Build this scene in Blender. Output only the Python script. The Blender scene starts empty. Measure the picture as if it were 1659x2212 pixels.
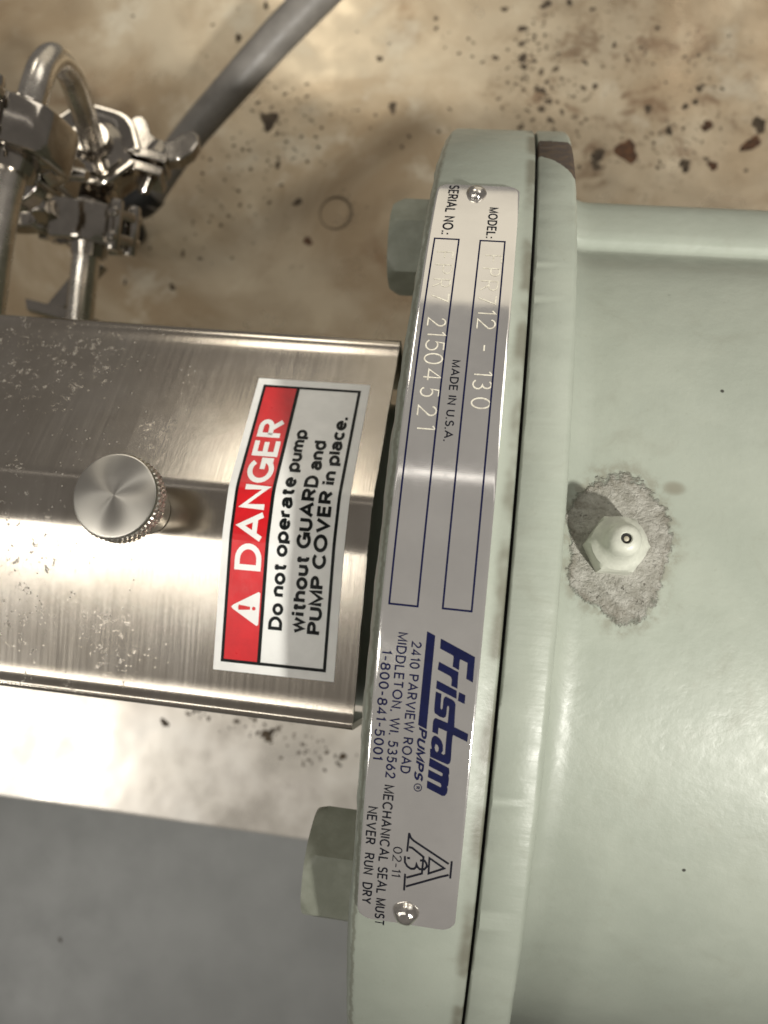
import bpy, bmesh, math, random
from mathutils import Vector, Matrix, noise

S = 0.001                                   # everything below is written in millimetres
sc = bpy.context.scene
col = sc.collection
R = math.radians

# ------------------------------------------------------------------ camera, light, exposure
cam_d = bpy.data.cameras.new('camera')
cam = bpy.data.objects.new('camera', cam_d); col.objects.link(cam); sc.camera = cam
rot = Matrix(((0.98898662, -0.09147521, 0.11635187),
              (0.11126963, 0.97790772, -0.17696202),
              (-0.09759375, 0.1879595, 0.97731606)))
cam.matrix_world = Matrix.Translation(Vector((-4.963, -18.711, 213.866)) * S) @ rot.to_4x4()
cam_d.sensor_fit = 'VERTICAL'; cam_d.sensor_height = 36.0; cam_d.sensor_width = 27.0
cam_d.lens = 36.0 * 1664 / 2212
cam_d.clip_start = 0.002; cam_d.clip_end = 20.0
cam_d.dof.use_dof = True
cam_d.dof.focus_distance = 0.111
cam_d.dof.aperture_fstop = 24.0
cam_d.dof.aperture_blades = 0

world = bpy.data.worlds.new('World'); sc.world = world; world.use_nodes = True
bg = world.node_tree.nodes['Background']
bg.inputs[0].default_value = (1.0, 0.93, 0.86, 1); bg.inputs[1].default_value = 0.20

def area(name, loc, target, sx, sy, watts, color):
    d = bpy.data.lights.new(name, 'AREA'); d.shape = 'RECTANGLE'; d.size = sx; d.size_y = sy
    d.energy = watts; d.color = color
    o = bpy.data.objects.new(name, d); col.objects.link(o)
    o.location = loc
    z = (Vector(loc) - Vector(target)).normalized()
    x = Vector((1, 0, 0)); x = (x - z * x.dot(z)).normalized(); y = z.cross(x)
    o.rotation_euler = Matrix((x, y, z)).transposed().to_euler()
    return o
area('ceiling_fixture_left', (-0.60, -0.45, 1.30), (0, 0, 0.05), 0.80, 0.11, 2.8, (1.0, 0.96, 0.88))
area('ceiling_fixture_back', (0.85, 1.10, 1.25), (0, 0, 0.05), 1.10, 0.60, 5.5, (1.0, 0.95, 0.86))
area('sheen_lamp_far_left', (-0.47, 1.32, 1.30), (0, 0, 0.0), 0.32, 0.50, 3.2, (1.0, 0.93, 0.80))  # added lamp, placed to give the base plate its sheen
area('ceiling_tube', (0.0, 0.42, 1.35), (0, 0, 0.05), 2.2, 0.03, 0.30, (1.0, 0.95, 0.88))
area('far_fill_panel', (0.37, 1.60, 0.55), (0.37, 0, 0.3), 1.40, 1.02, 2.7, (1.0, 0.90, 0.70))  # added area lamp: fills the far side and reflects in the nameplate
def spot(name, loc, target, watts, size, radius, color):
    d = bpy.data.lights.new(name, 'SPOT'); d.energy = watts; d.color = color
    d.spot_size = R(size); d.spot_blend = 1.0; d.shadow_soft_size = radius
    o = bpy.data.objects.new(name, d); col.objects.link(o); o.location = loc
    o.rotation_euler = (Vector(loc) - Vector(target)).to_track_quat('Z', 'Y').to_euler()
spot('key_spot_right', (0.68, -0.74, 0.98), (0.03, 0.055, 0.10), 105.0, 13.5, 0.035, (1.0, 0.97, 0.90))  # key along the grease fitting's shadow; narrow cone added to darken the lower end
spot('fill_spot_left', (-0.95, -0.85, 0.90), (-0.13, -0.09, -0.12), 30.0, 22.0, 0.12, (1.0, 0.97, 0.91))  # added spot that brightens the near base strip and the floor

sc.view_settings.view_transform = 'Standard'; sc.view_settings.look = 'None'
sc.view_settings.exposure = -0.08; sc.view_settings.gamma = 1.0
sc.view_settings.use_curve_mapping = False

# ------------------------------------------------------------------ node helpers
class NT:
    def __init__(self, name):
        self.m = bpy.data.materials.new(name); self.m.use_nodes = True
        self.t = self.m.node_tree; self.n = self.t.nodes; self.l = self.t.links
        self.b = self.n['Principled BSDF']
        g = self.n.new('ShaderNodeNewGeometry')
        v = self.n.new('ShaderNodeVectorMath'); v.operation = 'SCALE'; v.inputs['Scale'].default_value = 1000.0
        self.l.new(g.outputs['Position'], v.inputs[0]); self.pos = v.outputs[0]
        s = self.n.new('ShaderNodeSeparateXYZ'); self.l.new(self.pos, s.inputs[0])
        self.x, self.y, self.z = s.outputs
    def put(self, sock, v):
        if isinstance(v, bpy.types.NodeSocket): self.l.new(v, sock)
        elif isinstance(v, (tuple, list)) and len(v) == 3 and sock.type == 'RGBA': sock.default_value = (*v, 1)
        else: sock.default_value = v
    def math(self, op, a, b=0.0, c=None, clamp=False):
        n = self.n.new('ShaderNodeMath'); n.operation = op; n.use_clamp = clamp
        self.put(n.inputs[0], a); self.put(n.inputs[1], b)
        if c is not None: self.put(n.inputs[2], c)
        return n.outputs[0]
    def scaled(self, sx, sy, sz, v=None):
        n = self.n.new('ShaderNodeVectorMath'); n.operation = 'MULTIPLY'
        self.put(n.inputs[0], v or self.pos); n.inputs[1].default_value = (sx, sy, sz); return n.outputs[0]
    def vec(self, x, y, z):
        n = self.n.new('ShaderNodeCombineXYZ')
        for i, a in enumerate((x, y, z)): self.put(n.inputs[i], a)
        return n.outputs[0]
    def noise(self, scale, detail=4, rough=.55, v=None, dist=0.0):
        n = self.n.new('ShaderNodeTexNoise'); self.put(n.inputs['Vector'], v or self.pos)
        n.inputs['Scale'].default_value = scale; n.inputs['Detail'].default_value = detail
        n.inputs['Roughness'].default_value = rough; n.inputs['Distortion'].default_value = dist
        return n.outputs[0]
    def voro(self, scale, v=None, feature='F1'):
        n = self.n.new('ShaderNodeTexVoronoi'); n.feature = feature
        self.put(n.inputs['Vector'], v or self.pos); n.inputs['Scale'].default_value = scale
        return n.outputs[0]
    def ramp(self, f, lo, hi, a=0.0, b=1.0, smooth=True):
        n = self.n.new('ShaderNodeMapRange'); n.interpolation_type = 'SMOOTHSTEP' if smooth else 'LINEAR'
        self.put(n.inputs[0], f)
        for i, v in enumerate((lo, hi, a, b)): n.inputs[i + 1].default_value = v
        return n.outputs[0]
    def mix(self, f, a, b):
        n = self.n.new('ShaderNodeMix'); n.data_type = 'RGBA'
        self.put(n.inputs[0], f); self.put(n.inputs[6], a); self.put(n.inputs[7], b); return n.outputs[2]
    def bump(self, h, strength, dist_mm, prev=None):
        n = self.n.new('ShaderNodeBump'); n.inputs['Strength'].default_value = strength
        n.inputs['Distance'].default_value = dist_mm * S; self.put(n.inputs['Height'], h)
        if prev is not None: self.l.new(prev, n.inputs['Normal'])
        return n.outputs[0]
    def set(self, **k):
        names = dict(color='Base Color', rough='Roughness', metal='Metallic', normal='Normal', spec='Specular IOR Level',
                     coat='Coat Weight', coat_rough='Coat Roughness', aniso='Anisotropic', arot='Anisotropic Rotation', tangent='Tangent')
        for a, v in k.items(): self.put(self.b.inputs[names[a]], v)
        return self.m

def plain(name, color, rough=.5, metal=0.0, var=.12, scale=.5, bump=0.0, spec=.5):
    t = NT(name); n = t.noise(scale, 5)
    c = t.mix(t.ramp(n, .3, .7), tuple(v * (1 - var) for v in color), tuple(min(1, v * (1 + var)) for v in color))
    k = dict(color=c, rough=t.ramp(t.noise(scale * 2.3, 4), .25, .75, rough * .85, rough * 1.15), metal=metal, spec=spec)
    if bump: k['normal'] = t.bump(t.noise(scale * 6, 3), bump, .2)
    return t.set(**k)

def paint_material(name, which):
    t = NT(name)
    green, pale, dirt = (0.32, 0.35, 0.295), (0.36, 0.39, 0.33), (0.215, 0.21, 0.16)
    c = t.mix(t.ramp(t.noise(.05, 5, .6), .35, .7), green, pale)
    c = t.mix(t.math('MULTIPLY', t.ramp(t.noise(.11, 7, .66, dist=.6), .52, .78), .28), c, dirt)
    c = t.mix(t.math('MULTIPLY', t.ramp(t.noise(.9, 4, .6), .62, .8), .22), c, dirt)
    specks = t.math("MULTIPLY", t.ramp(t.voro(.11), .045, .02), t.ramp(t.noise(.06, 2), .48, .55))
    c = t.mix(specks, c, (0.03, 0.03, 0.022))
    rough = t.ramp(t.noise(.35, 4), .3, .75, .36, .50)
    h = t.noise(.35, 5, .55)
    nrm = t.bump(h, 0.20 if which == 'housing' else .16, .45)
    nrm = t.bump(t.noise(1.5, 4, .6), .16, .14, nrm)
    th = t.math('ARCTAN2', t.y, t.z)                       # angle round the shaft, radians
    if which == 'housing':
        dx = t.math('DIVIDE', t.math('SUBTRACT', t.x, 16.5), 7.7)
        dy = t.math('DIVIDE', t.math('SUBTRACT', th, R(.35)), R(6.5))
        d = t.math('SQRT', t.math('ADD', t.math('MULTIPLY', dx, dx), t.math('MULTIPLY', dy, dy)))
        d = t.math('ADD', d, t.math('MULTIPLY', t.math('SUBTRACT', t.noise(.16, 3, .5), .5), .55))
        d = t.math('ADD', d, t.math('MULTIPLY', t.math('SUBTRACT', t.noise(1.1, 5, .7), .5), .28))
        mask = t.ramp(d, 1.0, .93)
        grit = t.noise(.8, 6, .72)
        bare = t.mix(t.ramp(t.noise(.45, 5, .65), .35, .66), (0.29, 0.28, 0.24), (0.44, 0.43, 0.385))
        warp = t.n.new('ShaderNodeVectorMath'); warp.operation = 'ADD'; t.l.new(t.pos, warp.inputs[0])
        wn = t.n.new('ShaderNodeTexNoise'); t.l.new(t.pos, wn.inputs['Vector']); wn.inputs['Scale'].default_value = .9
        wv = t.n.new('ShaderNodeVectorMath'); wv.operation = 'SCALE'; wv.inputs['Scale'].default_value = 1.6; t.l.new(wn.outputs['Color'], wv.inputs[0])
        t.l.new(wv.outputs[0], warp.inputs[1])
        cell = t.voro(.85, warp.outputs[0], 'DISTANCE_TO_EDGE')
        crack = t.math('MULTIPLY', t.ramp(t.noise(1.5, 5, .7, dist=1.2), .60, .68), t.ramp(t.noise(.30, 3), .38, .60))
        bare = t.mix(t.math('MULTIPLY', crack, .85), bare, (0.085, 0.075, 0.055))
        rim = t.math('MULTIPLY', t.ramp(d, .74, .95), t.ramp(t.noise(.4, 4, .6), .42, .6))
        bare = t.mix(t.math('MULTIPLY', rim, .55), bare, (0.15, 0.13, 0.095))
        c = t.mix(t.math('MULTIPLY', t.ramp(d, 1.28, .98), t.math('MULTIPLY', t.ramp(t.noise(.5, 5, .6), .40, .62), .6)), c, (0.20, 0.185, 0.14))
        c = t.mix(mask, c, bare)
        # brown smudge beside the scraped patch, and a crack line
        sx = t.math('DIVIDE', t.math('SUBTRACT', t.x, 24.2), 1.9); sy = t.math('DIVIDE', t.math('SUBTRACT', th, R(5.8)), R(.75))
        sd = t.math('ADD', t.math('MULTIPLY', sx, sx), t.math('MULTIPLY', sy, sy))
        c = t.mix(t.math('MULTIPLY', t.ramp(sd, 1.2, .0), .6), c, (0.16, 0.135, 0.09))
        nrm = t.bump(t.math('MULTIPLY', mask, t.math('SUBTRACT', t.math('ADD', grit, t.math('MULTIPLY', t.ramp(cell, 0, .25), .12)), t.math('MULTIPLY', crack, .4))), .8, .9, nrm)
        rough = t.math('ADD', rough, t.math('MULTIPLY', mask, .4), clamp=True)
    if which == 'rear':
        # chipped paint near the top of the rim: dark bare iron between two ragged edges
        deg = t.math('MULTIPLY', th, 180 / math.pi)
        wob = t.math('MULTIPLY', t.math('SUBTRACT', t.noise(.8, 5, .7), .5), 1.6)
        up = t.ramp(t.math('SUBTRACT', t.math('ADD', 43.2, wob), deg), -.15, .15)
        xq = t.math('MULTIPLY', t.math('MULTIPLY', t.x, t.x), .11)
        lo = t.ramp(t.math('SUBTRACT', deg, t.math('SUBTRACT', t.math('ADD', 37.8, t.math('MULTIPLY', wob, .35)), xq)), -.12, .12)
        chip = t.math('MULTIPLY', up, lo)
        c = t.mix(chip, c, t.mix(t.ramp(t.noise(.7, 4), .4, .65), (0.060, 0.043, 0.034), (0.10, 0.068, 0.042)))
        # machining ripples across the rim
        rip = t.noise(1.0, 2, .5, v=t.scaled(.12, 1.1, .2))
        nrm = t.bump(t.math('MULTIPLY', rip, t.ramp(deg, 14, 6)), .17, .35, nrm)
        rough = t.math('ADD', rough, t.math('MULTIPLY', chip, .25), clamp=True)
    if which == 'front':
        # ragged bare line along the outer edge
        e = t.math('ADD', t.x, t.math('MULTIPLY', t.math('SUBTRACT', t.noise(.45, 5, .7), .5), 1.6))
        c = t.mix(t.math('MULTIPLY', t.ramp(t.math('ABSOLUTE', t.math('ADD', e, 16.35)), .38, .12), .55), c, (0.13, 0.125, 0.09))
        s = t.ramp(t.math('ADD', t.x, t.math('MULTIPLY', t.noise(.12, 4), 1.2)), -1.6, -.2)
        c = t.mix(t.math('MULTIPLY', s, t.ramp(t.noise(.09, 3), .40, .55, .15, .75)), c, (0.13, 0.12, 0.085))
    return t.set(color=c, rough=rough, normal=nrm, spec=.5)

M = {}
M['front'] = paint_material('sage_paint_front', 'front')
M['rear'] = paint_material('sage_paint_rear', 'rear')
M['housing'] = paint_material('sage_paint_housing', 'housing')
M['paint'] = paint_material('sage_paint', '')
t = NT('bolt_paint'); M['bolt'] = t.set(color=t.mix(t.ramp(t.noise(.25, 5), .35, .7), (0.25, 0.265, 0.21), (0.32, 0.335, 0.275)), rough=.5,
                                        normal=t.bump(t.noise(.6, 4), .3, .3))
M['fitting'] = plain('pale_fitting_paint', (0.50, 0.51, 0.44), .42, var=.16, scale=.35, bump=.25)
M['ball'] = plain('dull_ball', (0.42, 0.39, 0.30), .45)
M['dark'] = plain('dark_joint', (0.012, 0.012, 0.011), .7)

# nameplate aluminium
t = NT('nameplate_metal')
br = t.noise(1.0, 3, .6, v=t.scaled(.02, 5.0, 5.0))
M['plate'] = t.set(color=t.mix(t.ramp(t.noise(.08, 4), .35, .7), (0.80, 0.78, 0.755), (0.88, 0.86, 0.83)), metal=.85,
                   rough=t.ramp(t.noise(.5, 4), .3, .7, .075, .11),
                   normal=t.bump(t.noise(.06, 2), .06, .3, t.bump(br, .03, .02)))
M['navy'] = plain('navy_ink', (0.003, 0.005, 0.036), .5, var=.15, scale=.8, spec=.12)
M['black_ink'] = plain('black_ink', (0.007, 0.008, 0.014), .5, spec=.12)
M['stamp'] = plain('stamped_groove', (0.86, 0.81, 0.70), .45, metal=.55, var=.2, scale=2.0)
M['rivet'] = plain('rivet_metal', (0.68, 0.65, 0.60), .13, metal=1.0, scale=1.0, bump=.15)

# brushed stainless guard with residue
t = NT('brushed_stainless')
st_y = t.noise(1.0, 4, .7, v=t.scaled(8.0, .06, .06))
blot = t.noise(.055, 6, .62)
base = t.mix(t.ramp(blot, .35, .7), (0.42, 0.38, 0.325), (0.51, 0.47, 0.415))
res = t.math('MULTIPLY', t.ramp(t.noise(.62, 7, .78), .585, .66), t.ramp(t.noise(.05, 4, .6), .50, .63))
res = t.math('MULTIPLY', res, t.ramp(t.x, -58, -72))
pit = t.math('MULTIPLY', t.ramp(t.voro(.8), .13, .05), t.math('MULTIPLY', t.ramp(t.x, -50, -78), t.ramp(t.noise(.2, 3), .42, .6)))
c = t.mix(t.math('MULTIPLY', res, .75), base, (0.62, 0.58, 0.50))
c = t.mix(t.math('MULTIPLY', pit, .7), c, (0.66, 0.64, 0.58))
rg = t.math('ADD', t.ramp(t.noise(1.0, 4, v=t.scaled(2.2, .05, .05)), .3, .75, .17, .22), t.math('MULTIPLY', t.math('MAXIMUM', res, pit), .35), clamp=True)
nrm = t.bump(st_y, .13, .05)
nrm = t.bump(t.math('MAXIMUM', res, pit), .35, .18, nrm)
nrm = t.bump(t.noise(.03, 2), .10, .5, nrm)
M['guard'] = t.set(color=c, metal=t.math('SUBTRACT', 1.0, t.math('MULTIPLY', res, .55)), rough=rg, normal=nrm)
t = NT('turned_knob_face')
tg = t.n.new('ShaderNodeTangent'); tg.direction_type = 'RADIAL'; tg.axis = 'Z'
M['knob_face'] = t.set(color=(0.62, 0.595, 0.54), metal=1.0, rough=.33, aniso=.85, tangent=tg.outputs[0])
M['knob'] = plain('knurled_steel', (0.55, 0.52, 0.46), .36, metal=1.0, scale=1.0)
M['chrome'] = plain('polished_stainless', (0.38, 0.35, 0.31), .11, metal=1.0, scale=.15, bump=.05)
M['tube'] = plain('satin_tube', (0.60, 0.56, 0.50), .25, metal=1.0, scale=.2, bump=.05)
M['cable'] = plain('grey_cable_jacket', (0.185, 0.172, 0.155), .5, scale=.12, bump=.1)
M['rubber'] = plain('black_rubber', (0.010, 0.010, 0.010), .55)
# sticker
def vinyl(name, c, var=.04): return plain(name, c, .32, var=var, scale=.3)
M['vinyl_white'] = vinyl('white_vinyl', (0.86, 0.86, 0.83))
M['vinyl_red'] = vinyl('red_vinyl', (0.62, 0.008, 0.014), .08)
M['vinyl_black'] = plain('black_vinyl', (0.006, 0.008, 0.008), .4, spec=.2)

# base plate: old stainless with water marks and brown stain
t = NT('stained_plate')
c = t.mix(t.ramp(t.noise(.012, 6, .6, dist=.8), .36, .66), (0.42, 0.32, 0.205), (0.60, 0.51, 0.37))
c = t.mix(t.math('MULTIPLY', t.ramp(t.noise(.02, 5, .6, dist=.5), .56, .74), .8), c, (0.30, 0.19, 0.105))
c = t.mix(t.math('MULTIPLY', t.ramp(t.noise(.03, 5, .62), .56, .72), .7), c, (0.70, 0.64, 0.51))
c = t.mix(t.math('MULTIPLY', t.ramp(t.noise(.16, 6, .7), .60, .74), .35), c, (0.25, 0.19, 0.12))
reg = t.math('ADD', t.math('POWER', t.math('DIVIDE', t.math('SUBTRACT', t.x, 45), 75), 2), t.math('POWER', t.math('DIVIDE', t.math('SUBTRACT', t.y, 250), 65), 2))
reg = t.ramp(reg, 1.2, .2)
c = t.mix(t.math('MULTIPLY', reg, t.math('MULTIPLY', t.ramp(t.noise(.075, 6, .68, dist=.4), .50, .66), .75)), c, (0.22, 0.135, 0.075))
c = t.mix(t.math('MULTIPLY', reg, t.math('MULTIPLY', t.ramp(t.noise(.35, 5, .65), .60, .68), .8)), c, (0.10, 0.062, 0.035))
c = t.mix(t.math('MULTIPLY', t.ramp(t.y, 20, -70), .75), c, t.mix(t.ramp(t.noise(.03, 5), .4, .65), (0.74, 0.71, 0.66), (0.84, 0.82, 0.78)))  # near strip whitened in the colour to stand for reflected light
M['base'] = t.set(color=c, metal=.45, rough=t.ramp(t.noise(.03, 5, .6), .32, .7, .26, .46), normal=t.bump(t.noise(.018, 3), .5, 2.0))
t = NT('rust_stain')
M['rust'] = t.set(color=t.mix(t.ramp(t.noise(.35, 5), .35, .65), (0.075, 0.036, 0.018), (0.17, 0.075, 0.030)), rough=.7)
t = NT('dirt_stain')
M['dirt'] = t.set(color=t.mix(t.ramp(t.noise(.2, 5), .35, .65), (0.060, 0.042, 0.026), (0.12, 0.088, 0.055)), rough=.75)
M['ring'] = plain('ring_mark', (0.20, 0.155, 0.10), .6)
M['floor'] = plain('grey_floor', (0.36, 0.37, 0.36), .42, var=.10, scale=.02)

# ------------------------------------------------------------------ mesh helpers
def link(name, me, mat, parent=None, origin=(0, 0, 0), smooth=True, angle=35):
    o = bpy.data.objects.new(name, me); col.objects.link(o)
    if mat is not None and not me.materials: me.materials.append(mat)
    if smooth:
        for p in me.polygons: p.use_smooth = True
        me.set_sharp_from_angle(angle=R(angle))
    if parent is not None:
        o.parent = parent
        o.location = Vector(origin) * S - parent_world(parent)
    else: o.location = Vector(origin) * S
    return o
def parent_world(p):
    v = p.location.copy()
    while p.parent: p = p.parent; v += p.location
    return v
def mesh(name, V, F, mat, parent=None, origin=None, smooth=True, angle=35):
    org = Vector(origin) if origin is not None else (parent_world(parent) / S if parent else Vector((0, 0, 0)))
    me = bpy.data.meshes.new(name)
    me.from_pydata([tuple((Vector(v) - org) * S) for v in V], [], F); me.validate(); me.update()
    return link(name, me, mat, parent, org, smooth, angle)
def thing(name, loc, label, cat, group=None):
    o = bpy.data.objects.new(name, None); col.objects.link(o); o.location = Vector(loc) * S
    o.empty_display_size = .01
    return tag(o, label, cat, group)
def tag(o, label, cat=None, group=None, kind=None):
    if label: o['label'] = label
    if cat: o['category'] = cat
    if group: o['group'] = group
    if kind: o['kind'] = kind
    return o
def bevel(o, w, seg=2, ang=30):
    m = o.modifiers.new('bevel', 'BEVEL'); m.width = w * S; m.segments = seg; m.limit_method = 'ANGLE'; m.angle_limit = R(ang)
    m.harden_normals = False
    return o
def revolve_x(prof, n, wob=None):
    V, F = [], []
    for i in range(n):
        a = 2 * math.pi * i / n
        for k, (x, r) in enumerate(prof):
            dx, dr = wob(k, a) if wob else (0, 0)
            V.append((x + dx, (r + dr) * math.sin(a), (r + dr) * math.cos(a)))
    m = len(prof)
    for i in range(n):
        j = (i + 1) % n
        for k in range(m - 1): F.append((i * m + k, i * m + k + 1, j * m + k + 1, j * m + k))
    return V, F
def frame_of(axis, up=(0, 0, 1)):
    z = Vector(axis).normalized(); x = Vector(up) - z * Vector(up).dot(z)
    if x.length < 1e-4: x = Vector((1, 0, 0)) - z * z.x
    x.normalize(); y = z.cross(x)
    return Matrix((x, y, z)).transposed()
def revolve(prof, n, centre, axis, up=(0, 0, 1), rad=None):
    B = frame_of(axis, up); C = Vector(centre); V, F = [], []
    for i in range(n):
        a = 2 * math.pi * i / n
        for (h, r) in prof:
            rr = r * (rad(a) if rad else 1)
            V.append(C + B @ Vector((rr * math.cos(a), rr * math.sin(a), h)))
    m = len(prof)
    for i in range(n):
        j = (i + 1) % n
        for k in range(m - 1): F.append((i * m + k, j * m + k, j * m + k + 1, i * m + k + 1))
    F.append(tuple(i * m for i in reversed(range(n)))); F.append(tuple(i * m + m - 1 for i in range(n)))
    return V, F
def catmull(P, n=8):
    P = [Vector(p) for p in P]; Q = [P[0] * 2 - P[1]] + P + [P[-1] * 2 - P[-2]]; out = []
    for i in range(1, len(Q) - 2):
        for k in range(n):
            u = k / n
            out.append(.5 * ((2 * Q[i]) + (Q[i + 1] - Q[i - 1]) * u + (2 * Q[i - 1] - 5 * Q[i] + 4 * Q[i + 1] - Q[i + 2]) * u * u
                             + (3 * Q[i] - Q[i - 1] - 3 * Q[i + 1] + Q[i + 2]) * u ** 3))
    out.append(P[-1]); return out
def tube(path, r, n=20):
    V, F = [], []
    up = Vector((.3, .2, 1))
    for i, p in enumerate(path):
        d = (path[min(i + 1, len(path) - 1)] - path[max(i - 1, 0)]).normalized()
        x = (up - d * up.dot(d)).normalized(); up = x; y = d.cross(x)
        rr = r(i / (len(path) - 1)) if callable(r) else r
        for k in range(n):
            a = 2 * math.pi * k / n; V.append(p + (x * math.cos(a) + y * math.sin(a)) * rr)
    for i in range(len(path) - 1):
        for k in range(n):
            j = (k + 1) % n; F.append((i * n + k, i * n + j, (i + 1) * n + j, (i + 1) * n + k))
    F.append(tuple(reversed(range(n)))); F.append(tuple(range((len(path) - 1) * n, len(path) * n)))
    return V, F
def prism(poly, h, B, C):
    """closed prism: 2D outline poly extruded over h=(h0,h1) along B's third axis at C"""
    n = len(poly); C = Vector(C)
    V = [C + B @ Vector((x, y, h[0])) for x, y in poly] + [C + B @ Vector((x, y, h[1])) for x, y in poly]
    F = [tuple(reversed(range(n))), tuple(range(n, 2 * n))] + [(i, (i + 1) % n, n + (i + 1) % n, n + i) for i in range(n)]
    return V, F
def join(*parts):
    V, F = [], []
    for v, f in parts:
        k = len(V); V += [Vector(p) for p in v]; F += [tuple(i + k for i in q) for q in f]
    return V, F

# flat lettering and marks -> (2D verts, faces)
def curve_to_flat(cu):
    o = bpy.data.objects.new('flat', cu); col.objects.link(o)
    dg = bpy.context.evaluated_depsgraph_get(); dg.update()
    me = bpy.data.meshes.new_from_object(o.evaluated_get(dg))
    V = [(v.co.x, v.co.y) for v in me.vertices]; F = [tuple(p.vertices) for p in me.polygons]
    bpy.data.objects.remove(o); bpy.data.curves.remove(cu); bpy.data.meshes.remove(me)
    return V, F
def arc(cx, cy, rx, ry, a0, a1):
    n = max(3, int(abs(a1 - a0) / 15)); return [(cx + rx * math.cos(R(a0 + (a1 - a0) * i / n)), cy + ry * math.sin(R(a0 + (a1 - a0) * i / n))) for i in range(n + 1)]
ell = lambda cx, cy, rx, ry: arc(cx, cy, rx, ry, 0, 360)
P_ = [(0, 0), (0, 1), (.32, 1)] + arc(.32, .745, .26, .255, 90, -90) + [(0, .49)]
GL = {
 'A': (.8, [[(0, 0), (.4, 1), (.8, 0)], [(.14, .32), (.66, .32)]]), 'C': (.76, [arc(.42, .5, .42, .5, 42, 318)]),
 'D': (.70, [[(0, 0), (0, 1), (.28, 1)] + arc(.28, .5, .42, .5, 90, -90) + [(0, 0)]]), 'E': (.54, [[(.54, 1), (0, 1), (0, 0), (.56, 0)], [(0, .52), (.5, .52)]]),
 'F': (.5, [[(.52, 1), (0, 1), (0, 0)], [(0, .52), (.46, .52)]]), 'G': (.82, [arc(.42, .5, .42, .5, 42, 335), [(.46, .45), (.83, .45), (.83, 0)]]),
 'H': (.64, [[(0, 0), (0, 1)], [(.64, 0), (.64, 1)], [(0, .52), (.64, .52)]]), 'I': (0, [[(0, 0), (0, 1)]]), 'L': (.48, [[(0, 1), (0, 0), (.48, 0)]]),
 'M': (.78, [[(0, 0), (0, 1), (.39, .06), (.78, 1), (.78, 0)]]), 'N': (.64, [[(0, 0), (0, 1), (.64, 0), (.64, 1)]]), 'O': (.88, [ell(.44, .5, .44, .5)]),
 'P': (.58, [P_]), 'R': (.62, [P_, [(.28, .49), (.60, 0)]]), 'S': (.56, [arc(.28, .745, .25, .255, 28, 270) + arc(.28, .245, .28, .245, 90, -152)]),
 'T': (.6, [[(0, 1), (.6, 1)], [(.3, 1), (.3, 0)]]), 'U': (.62, [[(0, 1), (0, .3)] + arc(.31, .3, .31, .3, 180, 360) + [(.62, 1)]]),
 'V': (.74, [[(0, 1), (.37, 0), (.74, 1)]]), 'W': (1.08, [[(0, 1), (.27, 0), (.54, 1), (.81, 0), (1.08, 1)]]), 'Y': (.68, [[(0, 1), (.34, .48), (.68, 1)], [(.34, .48), (.34, 0)]]),
 '0': (.56, [ell(.28, .5, .28, .5)]), '1': (.2, [[(0, .82), (.18, 1), (.18, 0)]]), '2': (.54, [arc(.27, .72, .26, .28, 168, -25) + [(0, 0), (.56, 0)]]),
 '3': (.54, [arc(.25, .755, .23, .245, 150, -90) + arc(.25, .255, .28, .255, 90, -152)]), '4': (.58, [[(.42, 0), (.42, 1), (0, .26), (.58, .26)]]),
 '5': (.54, [[(.5, 1), (.12, 1), (.06, .55)] + arc(.25, .33, .29, .33, 125, -150)]), '6': (.56, [[(.40, 1), (.06, .42)], ell(.28, .3, .28, .3)]),
 '7': (.52, [[(0, 1), (.52, 1), (.16, 0)]]), '8': (.56, [ell(.28, .76, .23, .24), ell(.28, .27, .28, .27)]),
 '-': (.34, [[(0, .42), (.34, .42)]]), '.': (0, [[(0, 0), (0, .03)]]), ',': (.06, [[(.06, .04), (0, -.16)]]), ':': (0, [[(0, 0), (0, .03)], [(0, .56), (0, .59)]]),
 'a': (.54, [arc(.27, .49, .25, .23, 165, 0) + [(.52, .12), (.57, 0)], [(.52, .42), (.27, .39)] + arc(.22, .20, .22, .20, 95, 265) + [(.34, .03), (.46, .10), (.52, .24)]]),
 'c': (.52, [arc(.3, .36, .3, .36, 45, 315)]), 'd': (.56, [[(.56, 0), (.56, 1)], ell(.28, .36, .28, .36)]), 'e': (.58, [[(.02, .37), (.58, .37)] + arc(.3, .36, .29, .36, 5, 318)]),
 'h': (.5, [[(0, 0), (0, 1)], [(0, .40)] + arc(.25, .46, .25, .26, 180, 0) + [(.5, 0)]]), 'i': (0, [[(0, 0), (0, .72)], [(0, .95), (0, 1)]]), 'l': (0, [[(0, 0), (0, 1)]]),
 'm': (.82, [[(0, 0), (0, .72)], [(0, .42)] + arc(.205, .49, .205, .23, 180, 0) + [(.41, 0)], [(.41, .42)] + arc(.615, .49, .205, .23, 180, 0) + [(.82, 0)]]),
 'n': (.5, [[(0, 0), (0, .72)], [(0, .40)] + arc(.25, .46, .25, .26, 180, 0) + [(.5, 0)]]), 'o': (.6, [ell(.3, .36, .3, .36)]), 'p': (.58, [[(0, -.28), (0, .72)], ell(.29, .36, .29, .36)]),
 'r': (.3, [[(0, 0), (0, .72)], [(0, .40)] + arc(.27, .42, .27, .28, 180, 92) + [(.32, .70)]]), 't': (.32, [[(.14, .93), (.14, .14)] + arc(.26, .13, .12, .13, 180, 270) + [(.34, 0)], [(-.02, .72), (.34, .72)]]),
 'u': (.5, [[(0, .72), (0, .24)] + arc(.25, .24, .25, .24, 180, 360) + [(.5, .3)], [(.5, .72), (.5, 0)]]), 'w': (.84, [[(0, .72), (.21, 0), (.42, .70), (.63, 0), (.84, .72)]]),
}
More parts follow.
